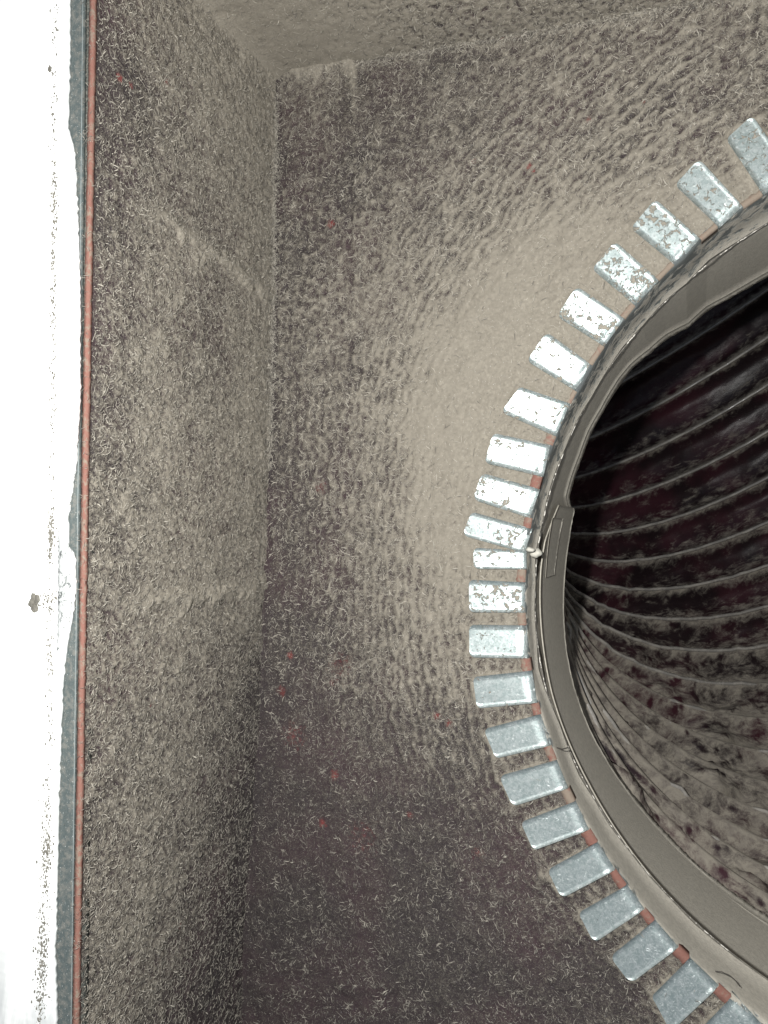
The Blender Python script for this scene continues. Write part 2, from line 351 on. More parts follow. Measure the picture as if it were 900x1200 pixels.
def side_fields(y, z):
    D = idw(DS, y, z); D = .80 + (D - .62) * 1.65 + .10 * sst(-z, .06, .14)
    u = (y + z) * .7071; v = (z - y) * .7071
    dg = samp(T_diag, u, v); mid = samp(T_mid, y + .03, z); fine = samp(T_fine, y + .05, z); big = samp(T_big, y, z + .07)
    fold = ridge(z + .0010 * big + .0006 * mid + .10 * y, side_pt(310, 345, XL)[1], .0030) * sst(y, -.085, -.06)
    fold += ridge(z + .0010 * big + .0006 * mid, side_pt(310, 686, XL)[1], .0026) * sst(y, -.092, -.06)
    h = (.00024 * dg + .00008 * mid) * (1 - .9 * np.clip(fold, 0, 1)) + .00008 * fine + .0002 * big + .0019 * fold
    h = h + .0022 * np.exp(-np.clip(.1869 - z, 0, 1) / .004)
    edge = sst(-y, -YF - .004, -YF)
    h = h * (1 - edge)
    D = D - .04 + (.13 * dg + .04 * mid) * (1 - .8 * np.clip(fold, 0, 1)) + .06 * fine + .06 * big + .42 * fold - .12 * edge + .3 * np.exp(-np.clip(.1869 - z, 0, 1) / .004)
    return h, D
gy = np.arange(YF, .0015, .00078); gz = np.arange(-.300, .1885, .00078)
Y, Z = np.meshgrid(gy, gz, indexing='ij'); h, D = side_fields(Y, Z)
V = np.stack([xwall(Y, Z) + h, Y, Z], -1).reshape(-1, 3)
side_wall = mesh('side_wall', V, grid_faces(len(gy), len(gz), flip=True), M_side, attrs={'dust': D.ravel(), 'red': red_field(RS_, Y, Z).ravel()})
tag(side_wall, 'lint covered left side wall of the box with two folded ridges', None, None, 'structure')

# ------------------------------------------------------------------ top wall
def top_fields(x, y):
    D = 1.2 - .26 * sst(x, -.13, -.09) + .06 * sst(x, -.03, .03)
    D = D - .10 * sst(-y, .03, .06)
    mid = samp(T_mid, x, y + .02); fine = samp(T_fine, x, y); big = samp(T_big, x + .1, y)
    am = .3 + .7 * sst(x, -.14, -.09)
    h = (.00014 * mid + .00009 * fine) * am + .0001 * big + .003 * np.exp(-np.clip(x - XL, 0, 1) / .004)
    return h, D + (.22 * mid + .14 * fine) * am + .05 * big
gx = np.concatenate([np.arange(XL - .002, .04, .0008), np.arange(.04, .31, .004)]); gy = np.arange(YF, .002, .0008)
X, Y = np.meshgrid(gx, gy, indexing='ij'); h, D = top_fields(X, Y)
Zt = .1869 - .05 * (X - XL)
V = np.stack([X, Y, Zt - h], -1).reshape(-1, 3)
top_wall = mesh('top_wall', V, grid_faces(len(gx), len(gy), flip=True), M_top, attrs={'dust': D.ravel()})
tag(top_wall, 'top wall of the box thickly coated in pale grey dust', None, None, 'structure')

# ------------------------------------------------------------------ lint: curled fibres lying on the walls
def fibres(name, base, nrm, t1, t2, L, rad, lift, label, curl=.8, ori=None, seg=3, tone_p=.85):
    n = len(base)
    ang = rng.uniform(0, 2 * math.pi, n) if ori is None else ori
    k = rng.normal(0, 1.0, n) * curl; k2 = rng.normal(0, .9, n) * curl
    pts = np.zeros((n, seg + 1, 3)); dirs = np.zeros((n, seg + 1, 3))
    p = base.copy(); up = rng.uniform(-.1, 1.1, n)
    for i in range(seg + 1):
        f = i / seg
        a = ang + k * f + k2 * f * f
        d = np.cos(a)[:, None] * t1 + np.sin(a)[:, None] * t2 + (up * (1 - 2 * f))[:, None] * nrm
        d /= np.linalg.norm(d, axis=1)[:, None]
        pts[:, i] = p; dirs[:, i] = d
        p = p + d * (L / seg)[:, None]
    pts += (lift)[:, None, None] * nrm
    side = np.cross(dirs, nrm); side /= np.linalg.norm(side, axis=2)[..., None] + 1e-12
    upv = np.cross(side, dirs)
    w = rad[:, None] * np.array([.45, 1.05, .95, .4])[None, :seg + 1] * rng.uniform(.7, 1.3, (n, seg + 1))
    ring = []
    for q in range(3):
        ph = q * 2 * math.pi / 3 + .5
        ring.append(pts + w[..., None] * (math.cos(ph) * side + .7 * math.sin(ph) * upv))
    V = np.stack(ring, 2).reshape(-1, 3)
    b = (np.arange(n) * (seg + 1) * 3)[:, None, None]
    i = np.arange(seg)[None, :, None] * 3; q = np.arange(3)[None, None, :]; q2 = (q + 1) % 3
    f = np.stack([b + i + q, b + i + q2, b + i + 3 + q2, b + i + 3 + q], -1).reshape(-1, 4)
    tone = np.repeat(rng.random(n) ** tone_p, (seg + 1) * 3)
    o = mesh(name, V, f, M_lint, smooth=True, attrs={'tone': tone})
    return tag(o, label, 'lint', None, 'stuff')
def sizes(n, lo=.0005, hi=.0034, r0=.00006, r1=.00016):
    L = lo + (hi - lo) * rng.random(n) ** 2.4; return L, rng.uniform(r0, r1, n), rng.uniform(-.0001, .0005, n)

N = 128000
x = rng.uniform(-.172, .035, N); z = rng.uniform(-.27, .186, N)
r = np.hypot(x - CX, z - CZ); h, D = back_fields(x, z)
clump = samp(T_big, x + .03, z)
keep = (r > R + .004) & (rng.random(N) < np.clip(.44 + .20 * clump + .38 * D, 0, 1) * (1 - .9 * sst(D, .85, 1.1))) & (z < .186 - .05 * (x - XL))
x, z, h = x[keep], z[keep], h[keep]; n = len(x)
L, ra, li = sizes(n)
lw = 1 - .15 * sst(-z, .045, .11); L = L * lw; ra = ra * lw
tufts = 520
tx = rng.uniform(-.165, .03, tufts); tz = rng.uniform(-.26, .15, tufts); kk = np.hypot(tx - CX, tz - CZ) > R + .006
th_, tD = back_fields(tx, tz); kk &= tD < .75; tx, tz, th_ = tx[kk], tz[kk], th_[kk]
rep = 7; tx = np.repeat(tx, rep) + rng.normal(0, .00045, len(tx) * rep); tz = np.repeat(tz, rep) + rng.normal(0, .00045, len(tz) * rep); th_ = np.repeat(th_, rep)
x, z, h = np.r_[x, tx], np.r_[z, tz], np.r_[h, th_]
L = np.r_[L, rng.uniform(.0006, .0026, len(tx))]; ra = np.r_[ra, rng.uniform(.00010, .00022, len(tx))]; li = np.r_[li, rng.uniform(0, .0005, len(tx))]
fibres('back_wall_lint', np.stack([x, -h, z], 1), np.array([0, -1., 0]), np.array([1., 0, 0]), np.array([0, 0, 1.]), L, ra, li,
       'curled grey lint fibres clinging to the back wall around the opening', tone_p=.9 + .8 * sst(-z, .045, .11))
N = 82000
y = rng.uniform(YF + .001, 0, N); z = rng.uniform(-.27, .186, N); h, D = side_fields(y, z)
keep = rng.random(N) < np.clip(.36 + .45 * D, 0, .8); y, z, h = y[keep], z[keep], h[keep]; n = len(y); L, ra, li = sizes(n, .0007, .0030, .00007, .00018)
pass
fibres('side_wall_lint', np.stack([xwall(y, z) + h, y, z], 1), np.array([1., 0, 0]), np.array([0, 1., 0]), np.array([0, 0, 1.]), L, ra, li,
       'matted grey lint fibres on the left side wall', ori=rng.normal(.9, .8, n) + rng.integers(0, 2, n) * math.pi)
N = 24000
x = rng.uniform(XL, .03, N); y = rng.uniform(YF + .001, 0, N); h, D = top_fields(x, y)
keep = rng.random(N) < .22 + .6 * sst(x, -.14, -.08); x, y, h = x[keep], y[keep], h[keep]; n = len(x); L, ra, li = sizes(n)
fibres('top_wall_lint', np.stack([x, y, .1869 - .05 * (x - XL) - h], 1), np.array([0, 0, -1.]), np.array([1., 0, 0]), np.array([0, 1., 0]), L, ra, li,
       'loose lint fibres hanging on the dusty top wall')

# ------------------------------------------------------------------ collar
collar = empty('duct_collar', (CX, 0, CZ), 'dust coated round sheet metal collar with bent tabs set in the back wall', 'duct collar')
aR = np.array([60, 90, 116, 121, 125, 132, 137, 143, 147, 151, 155, 159, 163, 167, 169, 175, 181, 186, 193, 198, 206, 216, 226, 236, 244, 270, 330])
yR = np.array([.09, .095, .098, .098, .096, .088, .074, .062, .056, .055, .056, .058, .060, .062, .078, .078, .074, .069, .063, .061, .062, .069, .074, .076, .076, .08, .088])
aB = np.array([60, 119, 132, 152, 167, 175, 186, 195, 201, 216, 229, 242, 300])
yB = np.array([.03, .027, .025, .020, .016, .013, .0105, .011, .0165, .020, .0235, .025, .028])
def per(a, A, B): return np.interp(a, np.r_[A - 360, A, A + 360], np.r_[B, B, B])
na = 1440; A = np.arange(na) * 360 / na
yr = per(A, aR, yR); yb = per(A, aB, yB)
rag = np.interp(A, np.arange(0, 360.4, .5), np.r_[rng.normal(0, 1, 720), 0]) * .0006
rows = []; dust = []
up = sst(A, 95, 130) * (1 - sst(A, 165, 200))                       # upper-left stretch where metal shows near the fold
def row(y, dr, d): rows.append((y + 0 * A, R - dr + 0 * A)); dust.append(d + 0 * A)
row(-.0007, -.0012, .55 - .3 * up); row(.0002, -.0003, .60 - .3 * up); row(.0012, .0, .72 - .34 * up); row(.004, .0001, .9 - .42 * up)
row(yb * .55, .0003, 1.0 - .45 * up); row(yb - .0016, .0003, 1.0 - .35 * up)
row(yb - .0008, .0009, .9); row(yb - .0001, .0010, .7); row(yb + .0002, .0000, .5); row(yb + .0007, .0002, .9)
row(yb + .002, .0004, 1.2)
for k in (.15, .3, .5, .7, .88): row(yb + (yr - .007 - yb) * k, .0004, 1.3)
row(yr - .0066, .0004, 1.2); row(yr - .0060, .0008, 1.1); row(yr - .0054, .0009, 1.1); row(yr - .0048, .0006, 1.2); row(yr - .002, .0010, 1.3)
row(yr + rag, .0016, 1.3); row(yr + rag + .0003, .0008, 1.2); row(yr - .002, -.0004, 1.0); row(yr - .03, -.0006, .9)
a = np.radians(A)
wob = np.interp(A, np.arange(0, 361, 4), np.r_[rng.normal(0, 1, 90), 0]) * .00028
V = np.concatenate([np.stack([(rr_ + wob) * np.cos(a), yy_, (rr_ + wob) * np.sin(a)], 1) for yy_, rr_ in rows])
mesh('band', V + np.array([CX, 0, CZ]), grid_faces(len(rows), na, closed_v=True), M_collar, collar, attrs={'dust': np.concatenate(dust)})
# bright broken crimp wire sitting in the seam line
M_crimp = NB('scuffed_crimp'); mm = M_crimp.mr(M_crimp.noise(420, 3, .7), .50, .60)
M_crimp = M_crimp.out(M_crimp.mix(mm, (.15, .14, .125), (.75, .72, .66)), .75, 0, .3)
def ring_tube(name, yfun, rr_, rad, mat, a0=0, a1=360, n=720, jit=0.0):
    closed = a1 - a0 >= 360
    aa = np.linspace(a0, a1, n, endpoint=not closed); y = per(aa, *yfun[:2]) + yfun[2]
    j = jit * samp(T_mid, np.radians(aa) * R, 0 * aa)
    vs = []
    for q in range(6):
        ph = q * math.pi / 3
        ro = rr_ + rad * math.cos(ph) + j; vs.append(np.stack([CX + ro * np.cos(np.radians(aa)), y + rad * math.sin(ph) + j, CZ + ro * np.sin(np.radians(aa))], 1))
    V = np.stack(vs, 1).reshape(-1, 3)
    f = grid_faces(n, 6, closed_v=True)
    if closed:
        j0 = np.arange(6); f = np.r_[f, np.stack([(n - 1) * 6 + j0, j0, (j0 + 1) % 6, (n - 1) * 6 + (j0 + 1) % 6], 1)]
    return mesh(name, V, f, mat, collar)
ring_tube('crimp_bead', (aB, yB, .0003), R - .0010, .00022, M_crimp, jit=.00008)

# overlapping end of the band with its ragged cut edge
def patch(name, a0, a1, yfa, yfb, dr, mat, d=1.25, n=60, m=14, ragged=.0003, thick=.0005):
    aa = np.linspace(a0, a1, n); V = []; dd = []
    for lay in (0, 1):
        for j in range(m):
            t = j / (m - 1)
            y = yfa(aa) * (1 - t) + yfb(aa) * t
            if t == 1: y = y + rng.normal(0, ragged, n)
            rr_ = R - (dr(aa) if callable(dr) else dr) + lay * thick
            V.append(np.stack([CX + rr_ * np.cos(np.radians(aa)), y, CZ + rr_ * np.sin(np.radians(aa))], 1)); dd.append(np.full(n, d))
    V = np.concatenate(V)
    g = grid_faces(m, n); g2 = g[:, ::-1] + m * n
    def strip(ids, fl=False):
        i0 = np.array(ids[:-1]); i1 = np.array(ids[1:]); q = np.stack([i0, i1, i1 + m * n, i0 + m * n], 1); return q[:, ::-1] if fl else q
    s = [strip([j * n for j in range(m)]), strip([j * n + n - 1 for j in range(m)], True), strip(list(range(n)), True), strip([(m - 1) * n + i for i in range(n)])]
    return mesh(name, V, np.concatenate([g, g2] + s), mat, collar, smooth=False, attrs={'dust': np.concatenate(dd)})
patch('overlap_strip', 168.5, 262, lambda q: np.interp(q, [168.5, 171.5, 174, 178, 196, 210, 262], [.034, .026, .019, .0165, .0165, .022, .029]),
      lambda q: per(q, aR, yR) - .0002, lambda q: np.interp(q, [168, 190, 225, 262], [.0026, .0021, .0010, .0009]), M_collar, n=150)
patch('square_patch', 170.5, 179.5, lambda q: .024 + 0 * q, lambda q: np.interp(q, [170.5, 179.5], [.050, .044]), .0028, M_collar, n=24, m=8, ragged=.0004, thick=.00015)

# ------------------------------------------------------------------ tabs
TILT = [.0013, .0013, .0020, .0024, .0027, .0028, .0025, .0021, .0012, .0003, .0012, .0017, .0008, .0006, .0003]
tab_label = {10: 'narrow half-width tab'}
def add_tab(O1, O2, B1, B2, d, label=None, lift=0.0):
    O1, O2, B1, B2 = (np.array(q, float) for q in (O1, O2, B1, B2))
    Cc = np.array([CX, CZ])
    Bm = (B1 + B2) / 2; Om = (O1 + O2) / 2
    Bm = Cc + (Bm - Cc) / np.linalg.norm(Bm - Cc) * (R + .0002)
    ax = Om - Bm; Lm = np.linalg.norm(ax); ax /= Lm; sd = np.array([-ax[1], ax[0]])
    wb, wo = abs((B1 - B2) @ sd) / 2 * 1.04, abs((O1 - O2) @ sd) / 2 * 1.12
    rc = min(random.uniform(.0017, .0024), wo * .6); n, m = 18, 7
    S = np.r_[np.linspace(0, Lm - rc, 10), Lm - rc + rc * np.sin(np.linspace(.2, 1, 8) * math.pi / 2)]
    V = []; warp = random.uniform(-.00025, .00025)
    skew = ((O1 - Om) @ ax)
    for lay in (0, 1):
        for s in S:
            w = wb + (wo - wb) * s / Lm
            if s > Lm - rc: w = w - rc + math.sqrt(max(rc * rc - (s - Lm + rc) ** 2, 0))
            for t in np.linspace(-1, 1, m):
                q = Bm + ax * (s + skew * t * s / Lm * (1 if (O1 - Om) @ sd > 0 else -1)) + sd * t * w
                rad_ = np.linalg.norm(q - Cc)
                y = -.0016 - lift * s / Lm + warp * t * s / Lm
                e = max(0, 1 - (rad_ - R + .0002) / .0018)            # bend over the collar's edge
                y += .0026 * e ** 2.4
                V.append((q[0], y + lay * .00035, q[1]))
    V = np.array(V); g = grid_faces(n, m); g2 = g[:, ::-1] + n * m
    def strip(ids, fl=False):
        i0 = np.array(ids[:-1]); i1 = np.array(ids[1:]); q = np.stack([i0, i1, i1 + n * m, i0 + n * m], 1); return q[:, ::-1] if fl else q
    f = np.concatenate([g, g2, strip([i * m for i in range(n)]), strip([i * m + m - 1 for i in range(n)], True), strip(list(range(m)), True), strip([(n - 1) * m + i for i in range(m)])])
    me_o = mesh('tab', V, f, M_tab, collar, smooth=False)
    me_o['dust'] = float(d); me_o['seed'] = random.uniform(0, 3)
    if label: me_o['label'] = label
    me_o.data.polygons.foreach_set('use_smooth', np.r_[np.ones(len(g) * 2, bool), np.zeros(len(f) - 2 * len(g), bool)])
    return me_o
for i, (a_, b_, c_, d_, du) in enumerate(TABS):
    add_tab(P(*a_, -.0016), P(*b_, -.0016), P(*c_, 0), P(*d_, 0), du, tab_label.get(i), lift=(TILT[i] if i < len(TILT) else .0004) + random.uniform(-.0002, .0002))
a_first = math.degrees(math.atan2(P(926, 205)[1] - CZ, P(926, 205)[0] - CX)); a_last = math.degrees(math.atan2(P(898, 1193)[1] - CZ, P(898, 1193)[0] - CX)) % 360
q = a_last + 2.2
while q + 4.2 < a_first + 360 - 1:                                   # the tabs beyond the frame go on round the opening
    e = [np.array([math.cos(math.radians(t)), math.sin(math.radians(t))]) for t in (q, q + 4.0)]
    C_ = np.array([CX, CZ]); mid = (e[0] + e[1]) / 2; mid /= np.linalg.norm(mid)
    add_tab(C_ + e[0] * R + mid * .023, C_ + e[1] * R + mid * .023, C_ + e[0] * R, C_ + e[1] * R, .2)
    q += 6.3

# pink insulation showing in the slots between the tabs, one piece per slot
edge_root = None
def pink_piece(a0, a1, w, d):
    n = 6; aa = np.radians(np.linspace(a0, a1, n)); V = []
    for y in (-.0011, .0030):
        for rr_ in (R + .0001, R + w * .5, R + w):
            j = rng.normal(0, .00018, n) if rr_ > R + .001 else np.zeros(n)
            V.append(np.stack([CX + (rr_ + j) * np.cos(aa), y + 0 * aa - (0.0001 if rr_ > R + .001 and y < 0 else 0), CZ + (rr_ + j) * np.sin(aa)], 1))
    V = np.concatenate(V); f = [grid_faces(3, n), grid_faces(3, n)[:, ::-1] + 3 * n]
    i = np.arange(n - 1)
    f += [np.stack([i, i + 1, i + 1 + 3 * n, i + 3 * n], 1), np.stack([2 * n + i, 2 * n + i + 3 * n, 2 * n + i + 1 + 3 * n, 2 * n + i + 1], 1)]
    o = mesh('insulation_edge', V, np.concatenate(f), M_pink, back_wall, smooth=False); o['dust'] = float(d); return o
for i in range(len(TABS) - 1):
    p0 = P(*TABS[i][3]); p1 = P(*TABS[i + 1][2])
    a0 = math.degrees(math.atan2(p0[1] - CZ, p0[0] - CX)) % 360; a1 = math.degrees(math.atan2(p1[1] - CZ, p1[0] - CX)) % 360
    if a1 - a0 < .4: continue
    w = .0030 if i > 5 else .0018
    pink_piece(a0 + .08, a1 - .08, w * random.uniform(.85, 1.2), [1.0, .95, .95, .9, .9, .8, .6, .35, .5, .5, .7, .8, .6, .4, .6, .9, .3, .3, .3, .2, .2][i])

# sealant dab on the seam
def blob(name, loc, sc, mat, seed, parent=None, sub=3, amp=.15, attrs=None):
    bm = bmesh.new(); bmesh.ops.create_icosphere(bm, subdivisions=sub, radius=1)
    g = np.random.default_rng(seed); ph = g.uniform(0, 6, 9); k = g.normal(0, 2.2, (9, 3))
    for v in bm.verts:
        c = np.array(v.co); s = 1 + amp * sum(math.sin(k[i] @ c + ph[i]) for i in range(9)) / 3
        v.co = Vector((c[0] * sc[0] * s, c[1] * sc[1] * s, c[2] * sc[2] * s))
    me = bpy.data.meshes.new(name); bm.to_mesh(me); bm.free(); me.materials.append(mat)
    for p_ in me.polygons: p_.use_smooth = True
    o = bpy.data.objects.new(name, me); col.objects.link(o); o.location = loc
    if parent: o.parent = parent; o.matrix_parent_inverse = Matrix.Translation(-parent.location)
    return o
bp_ = P(630, 648, .006)
blob('sealant_dab', (bp_[0] - .0004, .006, bp_[1]), (.0022, .0024, .0020), M_putty, 3, collar)
bp_ = P(618, 645, .0)
blob('sealant_smear', (bp_[0] + .0008, .0012, bp_[1] + .0003), (.0016, .0018, .0010), M_putty, 5, collar)

# ------------------------------------------------------------------ flexible duct behind the collar
duct = empty('flexible_duct', (CX, .05, CZ), 'ribbed dark maroon flexible duct bending away behind the collar', 'duct')
Y0, RB, BA, TH0, DTH, RD = .0956, .1866, -.5819, 1.6518, .1011, .1594
bdir = np.array([math.sin(BA), 0, math.cos(BA)]); yy = np.array([0, 1., 0]); sdir = np.cross(bdir, yy); C0 = np.array([CX, Y0, CZ])
def duct_pt(th, ph, r):
    """th < 0 runs down the straight piece; ph = 0 is the outer side of the bend"""
    tb = np.maximum(th, 0)[..., None]; st = np.minimum(th, 0)[..., None] * RB
    rad = -bdir * np.cos(tb) + yy * np.sin(tb)
    c = C0 + bdir * RB + rad * RB + yy * st
    return c + r[..., None] * (np.cos(ph)[..., None] * rad + np.sin(ph)[..., None] * sdir)
nth, nph = 480, 330
TH = np.linspace(-.30, 2.35, nth)[:, None] + np.zeros((1, nph)); PH = np.linspace(0, 2 * math.pi, nph, endpoint=False)[None] + np.zeros((nth, 1))
PHs = (PH + math.pi) % (2 * math.pi) - math.pi
phase = (TH0 - TH) / DTH + PHs / (2 * math.pi); fr = phase - np.round(phase)
T_w = tile(.02, .09, 1.0, n=1024, aniso=(1, 2.2), seed=11); T_w2 = tile(.006, .02, .4, aniso=(1, 1.6), seed=12)
arc = TH * (RB + RD * .7); cir = PHs * RD
inner = .5 - .5 * np.cos(PHs)                                         # 0 outer side, 1 inner side of the bend
sag = np.cos(math.pi * fr) ** 2
wr = samp(T_w, arc, cir) + .8 * samp(T_w, arc + .4 * cir, cir + .3); wr2 = samp(T_w2, arc + .25 * cir, cir)
rid_w = np.abs(samp(T_w, arc * 1.6 + .5 * cir, cir * .8 + .2))
away = 1 - np.exp(-(fr / .21) ** 2)
lowside = sst(PHs, .25, 1.2)
rr_ = RD + .0072 * away - .0058 * np.exp(-(fr / .13) ** 2) + away * (.0012 * wr + .0003 * wr2 - .0010 * np.exp(-(rid_w / .25) ** 2)) * (.45 + 1.5 * lowside) * (1 + .55 * (1 - sst(TH, .5, 1.0)))
rr_ += .007 * inner ** 2 * sst(TH, -.1, .3) + .004 * inner; taper = sst(TH, -.22, .12); rr_ = (R + .0035) * (1 - taper) + rr_ * taper
V = duct_pt(TH, PH, rr_)
g01 = fr % 1.0; lowth = 1 - sst(TH, .55, 1.05)
dd = .20 + .14 * lowth + (.34 + .10 * lowth) * sst(g01, .14, .80) + .60 * np.exp(-((fr + .01) / .12) ** 2) * (1 - .6 * lowth)
Dz = dd + .34 * sst(1.25 - TH, 0, .8) - .5 * np.exp(-(rid_w / .10) ** 2) * lowside + .06 * wr2 - .15 * sst(TH, 1.15, 1.7)  # crease term lowers the dust value to paint shade into the folds
mesh('film', V.reshape(-1, 3), grid_faces(nth, nph, closed_v=True), M_film, duct, attrs={'dust': Dz.ravel(), 'along': arc.ravel(), 'round': (cir).ravel()})
# the wire helix under the film
turns = int((2.3 + .2) / DTH); seg_n = turns * 160
t = np.linspace(0, turns, seg_n); phw = t * 2 * math.pi
k0 = math.floor((TH0 - 2.3) / DTH)
thw = 2.3 - (t * DTH); 
off = (TH0 - 2.3) / DTH
phw = -((t + off) * 2 * math.pi)                                       # phase integer along the wire
cen = duct_pt(thw, phw, RD - .0067 + .010 * (.5 - .5 * np.cos(phw)) ** 1.2 + .0035 * (1 - sst(thw, .50, .9)) * (1.05 + .45 * samp(T_w, thw * 3, phw * .4)) + .0004 * samp(T_w, thw, phw))
tan = np.gradient(cen, axis=0); tan /= np.linalg.norm(tan, axis=1)[:, None]
ctr = duct_pt(thw, phw, np.zeros(seg_n)); rv = cen - ctr; rv /= np.linalg.norm(rv, axis=1)[:, None]; bv = np.cross(tan, rv)
V = np.stack([cen + .0013 * (math.cos(q * 1.2566) * rv + math.sin(q * 1.2566) * bv) for q in range(5)], 1).reshape(-1, 3)
mesh('wire_helix', V, grid_faces(seg_n, 5, closed_v=True), M_wire, duct)

# ------------------------------------------------------------------ pink cut edge of the side wall board
def bar(name, x0, x1, y0, y1, mat, parent=None, n=300, jag=.0001, z0=-.30, z1=.30, bend=None):
    zz = np.linspace(z0, z1, n); b = bend(zz) if bend else 0 * zz
    j0 = jag * samp(T_mid, zz, 0 * zz); j1 = jag * samp(T_mid, zz, 0 * zz + .05)
    V = np.stack([np.stack([x0 + b + j0, 0 * zz + y0, zz], 1), np.stack([x1 + b + j1, 0 * zz + y0, zz], 1), np.stack([x1 + b + j1, 0 * zz + y1, zz], 1), np.stack([x0 + b + j0, 0 * zz + y1, zz], 1)], 1).reshape(-1, 3)
    return mesh(name, V, np.r_[grid_faces(n, 4, closed_v=True)], mat, parent, smooth=False)
strip = bar('insulation_strip', -.0013, .0003, YF - .0012, YF + .0004, M_pink, jag=.00008, bend=lambda q: xwall(YF + 0 * q, q)); strip['dust'] = .42
tag(strip, 'thin pink cut edge of insulation board running down beside the metal frame', 'insulation')

frame = empty('metal_frame', (XL - .012, YF, 0), 'glaring white sheet metal frame down the left edge of the box', 'metal frame')
def lip_x(zz, px_top, px_bot, y):
    xa = P(px_top, 0, y); xb = P(px_bot, 1200, y)
    return np.interp(zz, [xb[1], xa[1]], [xb[0], xa[0]])
def contour_plate(name, left_pts, right_pts, y, th, mat, n=420, rough=.0001, z0=-.22, z1=.22, dust=.5):
    """plate in the plane y between two edges given as (px, py) lists"""
    def cv(pts):
        w = np.array([P(a, b, y) for a, b in pts]); o = np.argsort(w[:, 1]); w = w[o]; zz = np.linspace(z0, z1, n)
        return np.interp(zz, w[:, 1], w[:, 0]), zz
    xl, zz = cv(left_pts); xr, _ = cv(right_pts)
    xr = xr + rough * samp(T_fine, zz, 0 * zz + .02) + rough * samp(T_mid, zz, 0 * zz)
    rows = [(xl, y), ((xl + xr) / 2, y), (xr - .0004, y), (xr, y + .0003), (xr, y + th), (xl, y + th)]
    V = np.stack([np.stack([a_, 0 * zz + b_, zz], 1) for a_, b_ in rows], 1).reshape(-1, 3)
    o = mesh(name, V, grid_faces(n, 6, closed_v=True), mat, frame, smooth=False); o['dust'] = dust; return o
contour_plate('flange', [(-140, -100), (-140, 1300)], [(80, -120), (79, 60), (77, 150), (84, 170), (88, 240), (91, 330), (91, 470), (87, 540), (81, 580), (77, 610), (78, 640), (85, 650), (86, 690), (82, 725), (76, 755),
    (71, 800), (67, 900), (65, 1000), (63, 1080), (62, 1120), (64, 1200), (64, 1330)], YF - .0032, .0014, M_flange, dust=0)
contour_plate('lip', [(30, -100), (30, 1300)], [(99, -100), (91, 620), (85, 1000), (82, 1300)], YF - .0016, .0014, M_lip, dust=.45, rough=.00003)
contour_plate('lip_channel', [(60, -100), (50, 1300)], [(108, -100), (100, 620), (94, 1000), (90, 1300)], YF - .0002, .004, M_channel, dust=.9)
# fine light line where the lip ends
n = 300; ya = YF - .0018; a1 = P(98, -100, ya); a2 = P(91, 620, ya); a3 = P(82, 1300, ya)
zz = np.linspace(-.22, .22, n); xx = np.interp(zz, [a3[1], a2[1], a1[1]], [a3[0], a2[0], a1[0]])
V = np.stack([np.stack([xx + .00012 * math.cos(q * 1.57), ya + .00012 * math.sin(q * 1.57) + 0 * zz, zz], 1) for q in range(4)], 1).reshape(-1, 3)
mesh('lip_edge', V, grid_faces(n, 4, closed_v=True), plain('zinc_line', (.30, .34, .34), .5, 0), frame)

# tape strip stuck on the flange
s = NB('clear_tape'); g = s.noise(330, 5, .75, 1.2); c = s.mix(s.mr(g, .52, .62), (.60, .62, .61), (.12, .13, .13))
M_tape = s.out(c, .35, 0, .5)
pts_l = [(68, 628), (68, 700), (67, 760)]; pts_r = [(75, 628), (84, 650), (85, 690), (80, 730), (69, 762)]
n = 60; zt = np.linspace(P(68, 762, YF - .0036)[1], P(68, 627, YF - .0036)[1], n)
def ed(pts):
    w = np.array([P(a, b, YF - .0036) for a, b in pts]); o = np.argsort(w[:, 1]); return np.interp(zt, w[o][:, 1], w[o][:, 0])
xl, xr = ed(pts_l), ed(pts_r) + .0002
V = []
for k in range(7):
    f_ = k / 6; V.append(np.stack([xl * (1 - f_) + xr * f_, YF - .0036 - .0005 * np.sin(math.pi * f_) + .0001 * samp(T_fine, zt, 0 * zt + f_ * .01), zt], 1))
for k in range(6, -1, -1):
    f_ = k / 6; V.append(np.stack([xl * (1 - f_) + xr * f_, YF - .0033 + 0 * zt, zt], 1))
V = np.stack(V, 1).reshape(-1, 3)
tape = mesh('tape_strip', V, grid_faces(n, 14, closed_v=True), M_tape)
tag(tape, 'short lens shaped strip of pale tape stuck on the edge of the white frame', 'tape')

# dirt on the frame
def clump(px, py, r, label, seed):
    """one lump of dried dirt: overlapping crumbs merged into a single mesh"""
    g = np.random.default_rng(seed); bm = bmesh.new(); p_ = P(px, py, YF - .0036)
    for k in range(26):
        t_ = g.uniform(0, 6.28); q = r * .8 * g.random() ** .5; rr = r * g.uniform(.16, .5)
        m_ = Matrix.Translation((math.cos(t_) * q, g.uniform(-.1, .1) * r, math.sin(t_) * q * 1.1)) @ Matrix.Diagonal((rr, rr * .4, rr, 1))
        res = bmesh.ops.create_icosphere(bm, subdivisions=2, radius=1, matrix=m_)
        for v in res['verts']: v.co += Vector(g.normal(0, rr * .07, 3))
    me = bpy.data.meshes.new('dirt_clump'); bm.to_mesh(me); bm.free(); me.materials.append(M_dirt)
    o = bpy.data.objects.new('dirt_clump', me); col.objects.link(o); o.location = (p_[0], YF - .0034, p_[1])
    return tag(o, label, 'dirt')
clump(41, 706, .0024, 'large brown grey clump of dirt beside the tape on the white frame', 21)
clump(58, 80, .0009, 'small grey clump of dirt near the top of the white frame', 22)
vs, fs = [], []
